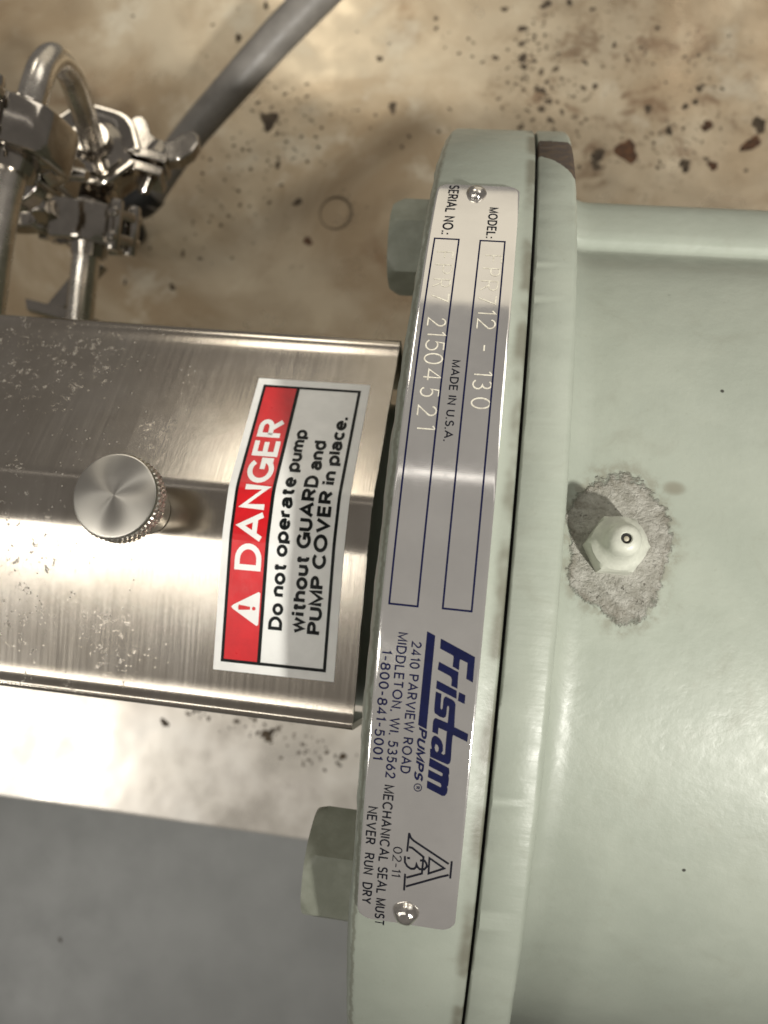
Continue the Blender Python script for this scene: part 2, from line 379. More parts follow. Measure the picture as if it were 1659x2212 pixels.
def ribbon(P, w):
    """one stroke as a mitred strip of quads"""
    Q = [Vector(P[0])]
    for p in P[1:]:
        if (Vector(p) - Q[-1]).length > 1e-4: Q.append(Vector(p))
    closed = (Q[0] - Q[-1]).length < 1e-3 and len(Q) > 3
    if closed: Q.pop()
    n = len(Q); V = []
    for i in range(n):
        a = Q[i - 1] if (i or closed) else None; b = Q[(i + 1) % n] if (i < n - 1 or closed) else None
        d0 = (Q[i] - a).normalized() if a is not None else (b - Q[i]).normalized()
        d1 = (b - Q[i]).normalized() if b is not None else d0
        t = d0 + d1; t = d1 if t.length < .05 else t.normalized()
        nn = Vector((-t.y, t.x)); k = min(1.9, 1 / max(.3, nn.dot(Vector((-d1.y, d1.x)))))
        V += [tuple(Q[i] + nn * w / 2 * k), tuple(Q[i] - nn * w / 2 * k)]
    F = [(2 * i, 2 * i + 1, 2 * ((i + 1) % n) + 1, 2 * ((i + 1) % n)) for i in range(n if closed else n - 1)]
    return V, F
def text_strokes(s, w, gap=.17):
    out = []; x = 0.0
    for ch in s:
        if ch == ' ': x += .30 + gap; continue
        adv, st = GL[ch]
        for P in st:
            if len(P) == 2 and abs(P[0][1] - P[1][1]) < .06 and P[0][0] == P[1][0]: P = [(P[0][0], P[0][1] - w * .55), (P[0][0], P[0][1] + w * .55)]
            out.append(ribbon([(x + w / 2 + px, w / 2 + py * (1 - w)) for px, py in P], w))
        x += adv + w + gap
    return out
def fit_text(s, length, height, w, shear=0.0, gap=.17):
    st = text_strokes(s, w, gap)
    if shear: st = [([(x + y * shear, y) for x, y in V], F) for V, F in st]
    xs = [v[0] for V, F in st for v in V]; x0, x1 = min(xs), max(xs)
    return [([((x - x0) / (x1 - x0) * length, y * height) for x, y in V], F) for V, F in st]
def polys_flat(polys):
    cu = bpy.data.curves.new('outline', 'CURVE'); cu.dimensions = '2D'; cu.fill_mode = 'FRONT'
    for P in polys:
        sp = cu.splines.new('POLY'); sp.points.add(len(P) - 1); sp.use_cyclic_u = True
        for i, (x, y) in enumerate(P): sp.points[i].co = (x, y, 0, 1)
    return curve_to_flat(cu)
def cut_flat(V, F, axis, step):
    """slice a flat mesh every `step` along one axis so that it can follow a bend"""
    bm = bmesh.new(); vs = [bm.verts.new((x, y, 0)) for x, y in V]
    for f in F:
        try: bm.faces.new([vs[i] for i in f])
        except ValueError: pass
    lo = min(v[axis] for v in V); hi = max(v[axis] for v in V)
    k = math.ceil(lo / step)
    no = (1, 0, 0) if axis == 0 else (0, 1, 0)
    while k * step < hi:
        p = [0, 0, 0]; p[axis] = k * step
        bmesh.ops.bisect_plane(bm, geom=bm.verts[:] + bm.edges[:] + bm.faces[:], dist=1e-5, plane_co=p, plane_no=no); k += 1
    bm.verts.index_update()
    V2 = [(v.co.x, v.co.y) for v in bm.verts]; F2 = [tuple(v.index for v in f.verts) for f in bm.faces]; bm.free()
    return V2, F2
def orient(V, F, want):
    out = []
    for f in F:
        a, b, c = (Vector(V[f[i]]) for i in (0, 1, 2))
        n = (b - a).cross(c - a)
        out.append(tuple(reversed(f)) if n.dot(want(a)) < 0 else f)
    return out

# ------------------------------------------------------------------ the setting: base plate, its stains, the floor
ZB = -116.0
def baseplate():
    x0, x1, y0, y1 = -620, 420, -98.0, 520
    pr = [(y1, ZB), (y0 + 1.6, ZB), (y0 + .5, ZB - .5), (y0, ZB - 1.8), (y0, ZB - 9), (y1, ZB - 9)]
    n = 40; V, F = [], []
    for i in range(n + 1):
        x = x0 + (x1 - x0) * i / n
        for y, z in pr: V.append((x, y, z))
    m = len(pr)
    for i in range(n):
        for k in range(m): F.append((i * m + k, i * m + (k + 1) % m, (i + 1) * m + (k + 1) % m, (i + 1) * m + k))
    F.append(tuple(range(m - 1, -1, -1))); F.append(tuple(n * m + k for k in range(m)))
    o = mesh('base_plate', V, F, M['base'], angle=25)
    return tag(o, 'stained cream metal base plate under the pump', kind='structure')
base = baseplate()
fl = mesh('floor', [(-1500, -1500, -240), (1500, -1500, -240), (1500, 1500, -240), (-1500, 1500, -240)], [(0, 1, 2, 3)], M['floor'], smooth=False)
tag(fl, 'plain grey floor beyond the base plate edge', kind='structure')

rnd = random.Random(7)
def blob(cx, cy, r, z, n=14, rough=.45, th=.25):
    ph = [rnd.uniform(0, 6.28) for _ in range(4)]; sx = rnd.uniform(.7, 1.25); an = rnd.uniform(0, 3.14); P = []
    for i in range(n):
        a = 2 * math.pi * i / n
        q = r * (1 + rough * (.45 * math.sin(2 * a + ph[0]) + .35 * math.sin(3 * a + ph[1]) + .25 * math.sin(5 * a + ph[2])) + rnd.uniform(-.1, .1))
        x, y = q * math.cos(a) * sx, q * math.sin(a) / sx
        P.append((cx + x * math.cos(an) - y * math.sin(an), cy + x * math.sin(an) + y * math.cos(an)))
    V = [(x, y, z) for x, y in P] + [(cx + (x - cx) * .85, cy + (y - cy) * .85, z + th) for x, y in P]
    F = [tuple(range(n, 2 * n))] + [(i, (i + 1) % n, n + (i + 1) % n, n + i) for i in range(n)]
    return V, F
stains = [(-123.3, 230.9, 4.6), (-62.5, 240.7, 2.5), (-102.7, 187.8, 2.1), (-95.1, 167.8, 2.1), (49.7, 221.4, 5.4), (36.8, 219.0, 3.2), (36.1, 213.4, 2.4), (85.1, 236.1, 2.7), (104.9, 227.7, 3.8), (68.2, 233.0, 1.9), (76.2, 215.4, 2.8), (88.5, 215.9, 2.3), (79.5, 248.5, 1.5), (75.0, 245.9, 1.5), (80.9, 255.4, 1.5), (-3.4, 286.2, 2.0), (-3.1, 277.6, 1.7), (-1.9, 269.9, 2.3), (-1.0, 264.8, 1.7), (7.5, 262.5, 1.5), (14.0, 264.0, 1.6), (12.5, 246.3, 1.5), (9.0, 242.4, 1.7), (18.7, 241.0, 1.2), (13.8, 236.4, 1.5), (27.7, 268.1, 1.2), (40.8, 278.1, 1.2), (27.7, 254.3, 1.2), (33.1, 255.2, 1.4), (-46.3, 291.1, 1.1), (-45.7, 285.3, 1.1), (-15.2, 269.6, 1.5), (0.0, 232.2, 1.5), (-145.6, 277.7, 2.0), (-115.3, 207.3, 1.7), (-157.8, 140.4, 1.6), (-155.4, 158.1, 1.3), (-181.7, 141.3, 1.1), (-71.9, 267.5, 1.6), (-133.9, 297.0, 1.7), (-128.0, -59.0, 1.7), (-82.6, -58.8, 2.3), (-49.9, -63.3, 1.5), (108.3, 237.4, 3.6), (58.2, 244.1, 2.0), (7.2, 252.4, 2.0), (29.4, 297.8, 1.2), (60.4, 288.0, 1.1), (7.0, 300.0, 2.4), (18.1, 301.5, 1.7), (-13.0, 297.0, 1.6)]
for i, (x, y, r) in enumerate(stains):
    V, F = blob(x, y, r, ZB + .05)
    if i == 0:      # the three-cornered flake
        P = [(-4.6, 4.2), (-1.2, 3.6), (.6, 4.6), (4.4, 4.4), (4.9, 1.6), (3.4, -.6), (2.2, -4.2), (.4, -6.2), (-.9, -5.6), (-1.8, -2.2), (-4.0, 1.0)]
        V, F = prism(P, (.05, .5), Matrix.Identity(3), (x, y, ZB))
    mesh('stain', V, F, M['rust'] if i in (3, 4, 7, 8, 11) else M['dirt'], base, smooth=False)
mesh('stain', *blob(-214.9, -198.8, 1.0, -239.95), M['dirt'], fl, smooth=False)
parts = []
for (cx, cy, sx, sy, n) in ((-110, 237, 26, 16, 38), (-135, 213, 26, 18, 36), (-138, 178, 26, 24, 34), (-107, 214, 16, 14, 18), (0, 271, 9, 22, 40), (13, 246, 12, 14, 34),
                            (36, 218, 6, 8, 12), (-84, -57, 16, 5, 34), (-60, -64, 12, 6, 26), (-112, -54, 12, 4, 12), (68, 262, 34, 34, 46), (5, 262, 12, 30, 46), (70, 225, 30, 12, 30), (-20, 270, 40, 26, 18), (-150, 262, 60, 36, 16), (-60, 200, 60, 50, 16)):
    for _ in range(n):
        parts.append(blob(rnd.gauss(cx, sx * .6), rnd.gauss(cy, sy * .6), rnd.choice((.35, .45, .55, .7, .95)), ZB + .04, n=7, th=.15))
sp = mesh('specks', *join(*parts), M['dirt'], base, smooth=False); sp['kind'] = 'stuff'
ringp = [Vector((-83.5 + 7.6 * math.cos(a), 183.1 + 8.3 * math.sin(a), ZB + .1)) for a in [2 * math.pi * i / 48 for i in range(49)]]
mesh('ring_mark', *tube(ringp, lambda u: .55 + .25 * math.sin(6.28 * u + 1), 8), M['ring'], base)

# ------------------------------------------------------------------ the pump
pump = thing('pump', (0, 0, ZB), 'sage green painted pump housing with bolted flange and metal nameplate', 'pump')
RR = 114.0
nz = lambda a, k, s: noise.noise(Vector((math.cos(a) * s, math.sin(a) * s, k * 3.7)))
def wob_front(k, a):
    if k in (5, 6, 7): return (.10 * nz(a, k, 71) + .16 * nz(a, k, 29) + .25 * nz(a, k, 9), .1 * nz(a, k + 9, 33))
    return (0, 0)
prof = [(0.0, 30), (0.0, 113.2), (-.12, 113.75), (-.4, RR), (-8, RR), (-15.7, RR), (-16.6, RR - .5), (-17.2, RR - 1.6), (-17.3, RR - 4), (-17.3, 30)]
mesh('front_flange', *revolve_x(prof, 720, wob_front), M['front'], pump, angle=50)
prof = [(.42, 30), (.42, 113.2), (.52, 113.75), (.8, RR), (5.9, RR), (6.5, RR - .35), (6.85, RR - 1.2), (6.9, RR - 4), (6.9, 30)]
def wob_rear(k, a): return (.12 * nz(a, k, 50), .10 * nz(a, k + 3, 70)) if 2 <= k <= 6 else (0, 0)
mesh('rear_flange', *revolve_x(prof, 720, wob_rear), M['rear'], pump, angle=50)
mesh('joint_gasket', *revolve_x([(-.1, 60), (-.1, 112.0), (.85, 112.0), (.85, 60)], 240), M['dark'], pump)
# bearing housing: round top with a fillet against the flange and a flat ledge along its far side
def housing():
    sec = []
    for d in range(-100, 33, 2): sec.append((98.4 * math.sin(R(d)), 98.4 * math.cos(R(d))))
    sec += [(r_ * math.sin(R(d_)), r_ * math.cos(R(d_))) for d_, r_ in ((34, 98.0), (36, 97.3), (38, 96.6), (39.5, 96.2))]
    sec += [(62.2, 74.3), (62.9, 74.9), (63.8, 75.1), (65.5, 74.7), (68, 73.7), (71, 72.2), (73.4, 70.6), (75.0, 68.8), (75.8, 66.8), (76.0, 64.5), (76.0, 50), (76.0, 0), (76, -60)]
    xs = [6.7, 7.2, 7.8, 8.6, 9.6, 10.8, 12.2, 14, 17, 21, 26, 32, 40, 60, 90, 130, 180, 240]
    fil = lambda x: 0 if x > 12.2 else 4.6 * (1 - math.sqrt(max(0, 1 - ((12.2 - x) / 5.5) ** 2)))
    V, F = [], []
    for x in xs:
        f = fil(x)
        for (y, z) in sec:
            L = math.hypot(y, z); s = (L + f) / L
            V.append((x, y * s, z * s))
    m = len(sec)
    for i in range(len(xs) - 1):
        for k in range(m - 1): F.append((i * m + k, (i + 1) * m + k, (i + 1) * m + k + 1, i * m + k + 1))
    F.append(tuple((len(xs) - 1) * m + k for k in range(m)))
    return V, orient(V, F, lambda p: Vector((0.01, p.y, p.z)))
mesh('bearing_housing', *housing(), M['housing'], pump, angle=60)
mesh('foot', *prism([(20, -70), (200, -70), (200, 70), (20, 70)], (ZB, -12), Matrix.Identity(3), (0, 0, 0)), M['paint'], pump, smooth=False)
mesh('shaft_housing', *revolve([(-300, 30), (-300, 34), (-17, 34), (-17, 30)], 64, (0, 3, 40), (1, 0, 0)), M['paint'], pump)
mesh('pump_foot', *prism([(-300, -30), (-150, -30), (-150, 34), (-300, 34)], (ZB, 12), Matrix.Identity(3), (0, 0, 0)), M['paint'], pump, smooth=False)

# hex bolts on the flange face
def hex_bolt(ang, turn):
    C = Vector((-17.3, 92 * math.sin(R(ang)), 92 * math.cos(R(ang))))
    Rc = 9.7; h = 9.9; n = 72; V, F = [], []
    B = frame_of((-1, 0, 0), (0, math.sin(R(ang)), math.cos(R(ang))))
    def hexr(a):
        b = (a % (math.pi / 3)) - math.pi / 6; return Rc * math.cos(math.pi / 6) / math.cos(b)
    lev = [-.5, 0, 2.5, 4.8, 6.9, 7.8, 8.5, 9.1, 9.6, h]
    for z in lev:
        lim = 1e9 if z < 6.8 else Rc * .885 + (h - z) * .62         # chamfer cone
        for i in range(n):
            a = 2 * math.pi * i / n; r = min(hexr(a), lim)
            V.append(C + B @ Vector((r * math.cos(a + R(turn)), r * math.sin(a + R(turn)), z)))
    for k in range(len(lev) - 1):
        for i in range(n): j = (i + 1) % n; F.append((k * n + i, k * n + j, (k + 1) * n + j, (k + 1) * n + i))
    F.append(tuple((len(lev) - 1) * n + i for i in range(n)))
    return mesh('hex_bolt', V, F, M['bolt'], pump, angle=22)
hex_bolt(45.0, 18)['label'] = 'painted hex bolt by the upper end of the nameplate'
hex_bolt(-37.0, -4)['label'] = 'painted hex bolt by the lower end of the nameplate'

# grease fitting: hex, shoulder, round nose with its little ball
def fitting():
    cx, cy = 15.7, -.05; n = 72; V, F = [], []
    Rc = 4.45
    def hexr(a): b = (a % (math.pi / 3)) - math.pi / 6; return Rc * math.cos(math.pi / 6) / math.cos(b)
    lev = [(96.5, 9), (101.6, 9), (102.7, 4.42), (103.4, 3.9), (103.9, 3.3), (104.3, 2.9), (105.0, 2.5), (106.2, 2.4), (107.1, 2.25), (107.8, 1.85), (108.15, 1.3), (108.2, .85), (108.1, .74), (107.5, .70)]
    for z, lim in lev:
        for i in range(n):
            a = 2 * math.pi * i / n; r = min(hexr(a), lim); V.append((cx + r * math.cos(a), cy + r * math.sin(a), z))
    for k in range(len(lev) - 1):
        for i in range(n): j = (i + 1) % n; F.append((k * n + i, k * n + j, (k + 1) * n + j, (k + 1) * n + i))
    o = mesh('grease_fitting', V, F, M['fitting'], pump, angle=28)
    mesh('nipple_hole', *revolve([(-.6, .72), (-.3, .71)], 24, (cx, cy, 108.1), (0, 0, 1)), M['dark'], o)
    mesh('check_ball', *revolve([(-.5, .2), (-.3, .36), (-.12, .40), (.04, .33), (.12, .18), (.14, .03)], 20, (cx + .05, cy - .05, 107.85), (0, 0, 1)), M['ball'], o)
fitting()

# nameplate wrapped over the flange rim: coordinates (x, a) with a = millimetres of rim, downwards in reading order
RP = RR + .62
def on_rim(x, a, h=0.0):
    th = -a / RP; return ((x), (RP + h) * math.sin(th), (RP + h) * math.cos(th))
def nameplate():
    x0, x1, a0, a1, rc = -15.85, -2.5, -60.4, 56.9, 1.7
    rows = []
    aa = [a0 + rc * (1 - math.cos(R(q))) for q in (0, 12, 25, 38, 52, 66, 80, 90)]
    aa += [a0 + rc + (a1 - a0 - 2 * rc) * i / 170 for i in range(1, 170)]
    aa += [a1 - rc * (1 - math.cos(R(q))) for q in (90, 80, 66, 52, 38, 25, 12, 0)]
    V, F = [], []
    for a in aa:
        e = max(0, rc - (a - a0), rc - (a1 - a)); ins = rc - math.sqrt(max(0, rc * rc - e * e))
        lift = .05 * math.sin(a * .077 + 1)
        if a > 40: lift += .35 * ((a - 40) / 17) ** 2 * .4
        xa, xb = x0 + ins, x1 - ins
        for u in (0, .012, .02, .03, .5, .97, .98, .988, 1):
            hh = 0 if .015 < u < .985 else (-.09 if u in (0, 1) else -.02)
            V.append(on_rim(xa + (xb - xa) * u, a, hh + max(-.04, lift) * .5))
        V.append(on_rim(xb, a, -.55)); V.append(on_rim(xa, a, -.55))
    m = 11
    for i in range(len(aa) - 1):
        for k in range(m): F.append((i * m + k, i * m + (k + 1) % m, (i + 1) * m + (k + 1) % m, (i + 1) * m + k))
    F.append(tuple(range(m))); F.append(tuple((len(aa) - 1) * m + k for k in reversed(range(m))))
    return mesh('nameplate', V, F, M['plate'], pump, angle=60)
plate = nameplate()
def plate_lift(a):
    l = .05 * math.sin(a * .077 + 1)
    if a > 40: l += .35 * ((a - 40) / 17) ** 2 * .4
    return max(-.04, l) * .5
def ink(name, strokes, mat, h=.045, label=None):
    parts = []
    for k, (V, F) in enumerate(strokes):
        V, F = cut_flat(V, F, 1, 1.5)
        W = [on_rim(x, a, h + .002 * (k % 8) + plate_lift(a)) for x, a in V]
        parts.append((W, orient(W, F, lambda p: Vector((0, p.y, p.z)))))
    o = mesh(name, *join(*parts), mat, plate, smooth=False)
    if label: o['label'] = label
    return o
def plate_text(s, xb, xt, a0, a1, mat, w=.13, shear=0.0, name='lettering', gap=.17):
    st = fit_text(s, a1 - a0, xt - xb, w, shear, gap)
    return ink(name, [([(xb + y, a0 + x) for x, y in V], F) for V, F in st], mat, label='printed words ' + s)
ar = lambda deg: -R(deg) * RP
# two empty record boxes
def box_outline(x0, x1, a0, a1, w):
    P = [(x0, a0), (x1, a0), (x1, a1), (x0, a1)]; Q = [(x0 + w, a0 + w), (x1 - w, a0 + w), (x1 - w, a1 - w), (x0 + w, a1 - w)]
    V = P + Q; return V, [(i, (i + 1) % 4, 4 + (i + 1) % 4, 4 + i) for i in range(4)]
ink('record_box', [box_outline(-14.95, -11.0, ar(22.6), ar(-6.35), .24)], M['navy'], label='dark blue outlined box for the serial number')
ink('record_box', [box_outline(-8.0, -4.05, ar(22.6), ar(-6.3), .24)], M['navy'], label='dark blue outlined box for the model')
plate_text('SERIAL NO.:', -13.95, -12.25, ar(30.0), ar(23.1), M['black_ink'], .16)
plate_text('MODEL:', -7.1, -5.6, ar(26.85), ar(22.9), M['black_ink'], .16)
plate_text('MADE IN U.S.A.', -9.98, -8.78, ar(11.0), ar(4.85), M['black_ink'], .15)
plate_text('2410 PARVIEW ROAD', -11.45, -10.12, ar(-8.5), ar(-17.2), M['navy'], .15)
plate_text('MIDDLETON, WI. 53562', -13.33, -12.0, ar(-8.05), ar(-17.65), M['navy'], .15)
plate_text('1-800-841-5001', -15.2, -13.86, ar(-9.3), ar(-16.5), M['navy'], .15)
plate_text('PUMPS', -9.6, -8.42, ar(-14.0), ar(-17.6), M['navy'], .21, .32, gap=.10)
ink('lettering', [ribbon([(-8.98 + .5 * math.cos(q), 36.1 + .5 * math.sin(q)) for q in [.4488 * k for k in range(15)]], .1)]
    + [([(-9.22 + y, 35.95 + x) for x, y in V], F) for V, F in fit_text('R', .34, .5, .2)], M['navy'], label='small registered mark')
plate_text('MECHANICAL SEAL MUST', -13.40, -12.03, ar(-18.15), ar(-28.8), M['black_ink'], .15)
plate_text('NEVER  RUN  DRY', -15.32, -13.96, ar(-19.8), ar(-27.2), M['black_ink'], .15)
plate_text('02-11', -11.54, -10.3, ar(-22.45), ar(-24.7), M['black_ink'], .10)
logo = dict(
 F=[(-7.76, 16.36), (-7.6, 16.4), (-3.21, 18.21), (-3.19, 21.46), (-4.07, 21.08), (-4.08, 19.04), (-5.05, 18.69), (-5.11, 18.95), (-5.09, 20.09), (-5.93, 19.73), (-5.91, 18.57), (-5.98, 18.34), (-7.74, 17.61)],
 r=[(-7.72, 19.31), (-5.12, 20.36), (-5.11, 21.42), (-5.07, 22.48), (-5.89, 22.18), (-5.88, 21.43), (-5.99, 21.12), (-6.22, 20.94), (-7.79, 20.32)],
 i=[(-7.77, 21.71), (-5.13, 22.75), (-5.06, 23.79), (-7.78, 22.75)], dot=[(-4.82, 22.89), (-3.98, 23.2), (-3.98, 24.32), (-4.87, 24.0)],
 sta=[(-7.77, 23.16), (-7.03, 23.38), (-6.99, 25.2), (-6.85, 25.42), (-6.72, 25.25), (-6.71, 24.04), (-6.6, 23.76), (-6.42, 23.64), (-5.52, 24.0), (-5.26, 24.21), (-5.12, 24.54), (-5.1, 25.38), (-5.02, 27.45), (-3.18, 28.13), (-3.2, 29.17), (-5.08, 28.49), (-5.13, 28.85), (-5.12, 30.1), (-5.07, 31.86), (-5.17, 32.29), (-5.45, 32.46), (-7.75, 31.75), (-7.85, 30.68), (-7.62, 30.67), (-7.76, 30.13), (-7.79, 29.74), (-7.73, 29.24), (-7.47, 28.89), (-7.2, 28.92), (-6.75, 29.16), (-6.45, 29.51), (-6.25, 30.03), (-6.18, 30.74), (-6.37, 31.09), (-6.08, 31.27), (-5.88, 31.15), (-5.91, 29.66), (-5.91, 28.13), (-7.01, 27.78), (-7.01, 28.68), (-7.76, 28.42), (-7.78, 27.12), (-7.71, 26.78), (-7.51, 26.57), (-5.9, 27.04), (-5.9, 25.01), (-6.04, 24.75), (-6.16, 24.94), (-6.17, 25.85), (-6.24, 26.28), (-6.52, 26.42), (-7.0, 26.33), (-7.68, 25.93), (-7.77, 25.57), (-7.79, 24.38)],
 hole=[(-7.21, 29.95), (-6.93, 30.08), (-6.75, 30.39), (-6.76, 30.83), (-6.93, 31.05), (-7.13, 30.88), (-7.27, 30.51)],
 m=[(-7.79, 31.89), (-5.19, 32.96), (-5.1, 33.53), (-5.17, 33.93), (-5.09, 34.37), (-5.1, 35.27), (-5.24, 35.43), (-5.12, 35.79), (-5.18, 36.36), (-5.4, 36.71), (-5.74, 36.79), (-7.82, 35.97), (-7.84, 34.98), (-6.07, 35.67), (-5.95, 35.48), (-6.12, 35.11), (-7.81, 34.49), (-7.81, 33.47), (-6.1, 34.14), (-5.92, 34.04), (-5.98, 33.71), (-7.81, 32.98)])
ink('logo', [polys_flat(list(logo.values()))], M['navy'], label='large slanted navy maker name')
ink('logo_bar', [polys_flat([[(-9.59, 15.61), (-8.51, 16.05), (-8.52, 28.19), (-9.65, 27.74)]])], M['navy'])
A3 = [[(-9.6, 42.65), (-9.67, 45.38)], [(-9.6, 42.65), (-9.33, 43.31), (-8.92, 43.67), (-4.1, 46.34)], [(-3.73, 45.89), (-3.73, 48.47)], [(-3.96, 48.0), (-5.04, 48.47), (-9.47, 50.73)], [(-9.7, 48.81), (-9.67, 51.36)], [(-9.49, 49.34), (-7.49, 48.37), (-7.46, 45.85), (-9.03, 44.75), (-9.47, 44.69)], [(-6.68, 45.88), (-4.62, 47.1), (-6.62, 48.22), (-6.68, 45.88)], [(-9.91, 46.14), (-9.85, 47.02), (-9.51, 47.58), (-9.0, 47.89), (-8.56, 47.82), (-8.34, 47.5), (-8.33, 46.93), (-8.15, 47.46), (-7.83, 47.75), (-7.25, 47.71), (-6.9, 47.2), (-7.03, 46.72), (-7.3, 46.37), (-7.88, 46.44)], [(-9.6, 46.36), (-9.21, 46.3)]]
ink('emblem', [ribbon(P, .26) for P in A3], M['black_ink'], h=.05, label='outlined letter A with a 3 inside')
# stamped characters, one by one, slightly uneven
def stamp(s, xs_deg):
    st = []
    for ch, (xc, dg) in zip(s, xs_deg):
        j = rnd.uniform(-.12, .12); k = rnd.uniform(.85, 1.1)
        for P in GL[ch][1]:
            st.append(ribbon([(xc - 1.25 + j + 2.5 * y, ar(dg) + 2.8 * k * (x - GL[ch][0] / 2)) for x, y in P], .21))
    ink('stamped_number', st, M['stamp'], h=.03, label='pale stamped characters')
stamp('FPR721504521', [(-12.95, 20.7), (-12.9, 19.2), (-12.8, 17.75), (-12.7, 16.4), (-12.75, 14.1), (-12.65, 13.1), (-12.65, 12.1), (-12.65, 11.0), (-12.5, 9.7), (-12.6, 8.35), (-12.5, 6.95), (-12.5, 5.72)])
stamp('FPR712-130', [(-5.75, 20.55), (-5.8, 19.15), (-5.8, 17.75), (-5.9, 16.4), (-5.75, 15.25), (-5.72, 14.2), (-5.5, 12.15), (-5.6, 10.1), (-5.55, 9.2), (-5.5, 7.8)])
def rivet(x, deg, r):
    p = Vector(on_rim(x, ar(deg))); n = Vector((0, p.y, p.z)).normalized()
    prof = [(-.4, r * 1.02), (0.05, r * 1.02), (.35, r * .97), (.75, r * .82), (1.05, r * .6), (1.22, r * .34), (1.26, r * .05)]
    o = mesh('rivet', *revolve(prof, 40, p, n, (1, 0, 0), rad=lambda a: 1 + .04 * math.sin(3 * a) + .03 * math.sin(5 * a + 1)), M['rivet'], plate, angle=60)
rivet(-9.4, 28.75, 1.6); rivet(-9.2, -27.5, 1.72)

# ------------------------------------------------------------------ the shaft guard with its thumb screw and sticker
guard = thing('shaft_guard', (-110, 3, 50), 'bent brushed stainless steel guard beside the green flange with warning sticker and knurled knob', 'guard')
def quad(p0, p1, p2, n=7):
    return [tuple(Vector(p0) * (1 - u) ** 2 + Vector(p1) * 2 * u * (1 - u) + Vector(p2) * u * u) for u in [i / (n - 1) for i in range(n)]]
def toward(a, b, d):
    a, b = Vector(a), Vector(b); return tuple(a + (b - a).normalized() * d)
NB, NE, B2, B1, FE = (-32.3, 54.0), (-31.6, 81.0), (-2.3, 88.0), (6.0, 88.3), (39.0, 76.0)
FB = (40.0, 50.0)
prof_g = [NB]
prof_g += [(-32.3, 78.5), (-32.3, 80.4), (-32.2, 80.95), (-31.95, 81.35), (-31.55, 81.55), (-31.1, 81.6), (-30.6, 81.56), (-30.2, 81.5)]
prof_g += [toward(NE, B2, d) for d in (2.2, 4.5, 8, 12, 16, 20, 24)]
prof_g += quad(toward(B2, NE, 1.5), B2, toward(B2, B1, 1.5), 9)
prof_g += quad(toward(B1, B2, 1.5), B1, toward(B1, FE, 1.5), 9)
prof_g += [toward(B1, FE, d) for d in (6, 10, 14, 18, 22, 26, 30, 31.5)]
prof_g += [(37.4, 76.72), (37.9, 76.74), (38.5, 76.66), (39.1, 76.4), (39.6, 75.95), (39.9, 75.35), (40.0, 74.6), (40.0, 72), FB]
# arc length with zero at y = 0
arcs = [0]
for p, q in zip(prof_g[:-1], prof_g[1:]): arcs.append(arcs[-1] + (Vector(q) - Vector(p)).length)
for i in range(len(prof_g) - 1):
    if prof_g[i][0] <= 0 < prof_g[i + 1][0]:
        s0 = arcs[i] + (arcs[i + 1] - arcs[i]) * (0 - prof_g[i][0]) / (prof_g[i + 1][0] - prof_g[i][0])
arcs = [a - s0 for a in arcs]
def on_guard(x, s, h=0.0):
    for i in range(len(arcs) - 1):
        if s <= arcs[i + 1] or i == len(arcs) - 2:
            u = (s - arcs[i]) / (arcs[i + 1] - arcs[i]); p, q = Vector(prof_g[i]), Vector(prof_g[i + 1])
            y, z = p + (q - p) * u; d = (q - p).normalized(); return (x, y - d.y * h, z + d.x * h)
def sheet():
    V, F = [], []; xs = [-300 + 278 * i / 24 for i in range(25)]; n = len(prof_g)
    nr = []
    for i in range(n):
        d = (Vector(prof_g[min(i + 1, n - 1)]) - Vector(prof_g[max(i - 1, 0)])).normalized(); nr.append((-d.y, d.x))
    for x in xs:
        for (y, z) in prof_g: V.append((x, y, z))
        for (y, z), (a, b) in zip(prof_g, nr): V.append((x, y - a * 1.1, z - b * 1.1))
    m = 2 * n
    for i in range(len(xs) - 1):
        for k in range(n - 1):
            F.append((i * m + k, (i + 1) * m + k, (i + 1) * m + k + 1, i * m + k + 1))
            F.append((i * m + n + k, i * m + n + k + 1, (i + 1) * m + n + k + 1, (i + 1) * m + n + k))
        F.append((i * m, i * m + n, (i + 1) * m + n, (i + 1) * m)); F.append((i * m + n - 1, (i + 1) * m + n - 1, (i + 1) * m + 2 * n - 1, i * m + 2 * n - 1))
    for i in (0, len(xs) - 1):
        for k in range(n - 1): F.append((i * m + k, i * m + k + 1, i * m + n + k + 1, i * m + n + k)[::(1 if i else -1)])
    o = mesh('guard_sheet', V, F, M['guard'], guard, angle=40)
    bevel(o, .25, 2, 60)
    return o
gs = sheet()
# thumb screw
def thumb_screw():
    cx, cy = -60.8, .4; n = 168; lev = [97.0 + 3.2 * i / 14 for i in range(15)]; V, F = [], []
    for k, z in enumerate(lev):
        for i in range(n):
            a = 2 * math.pi * i / n
            kn = .5 * (abs(math.sin(26 * a + k * .45)) + abs(math.sin(26 * a - k * .45)))
            r = 6.55 + .62 * kn
            if k in (0, 14): r = 6.75
            V.append((cx + r * math.cos(a), cy + r * math.sin(a), z))
    for k in range(len(lev) - 1):
        for i in range(n): j = (i + 1) % n; F.append((k * n + i, k * n + j, (k + 1) * n + j, (k + 1) * n + i))
    o = mesh('thumb_screw', V, F, M['knob'], guard, angle=20)
    prof = [(-.1, 6.75), (.45, 6.85), (.75, 6.7), (.85, 6.45), (.86, .02)]
    mesh('knob_face', *revolve(prof, 96, (cx, cy, 100.2), (0, 0, 1)), M['knob_face'], o, origin=(cx, cy, 100.2), angle=25)
    mesh('stud', *revolve([(76, 2.5), (88.2, 2.5), (88.3, 4.2), (96.4, 4.2), (97.0, 6.5)], 48, (cx, cy, 0), (0, 0, 1)), M['knob'], o)
thumb_screw()
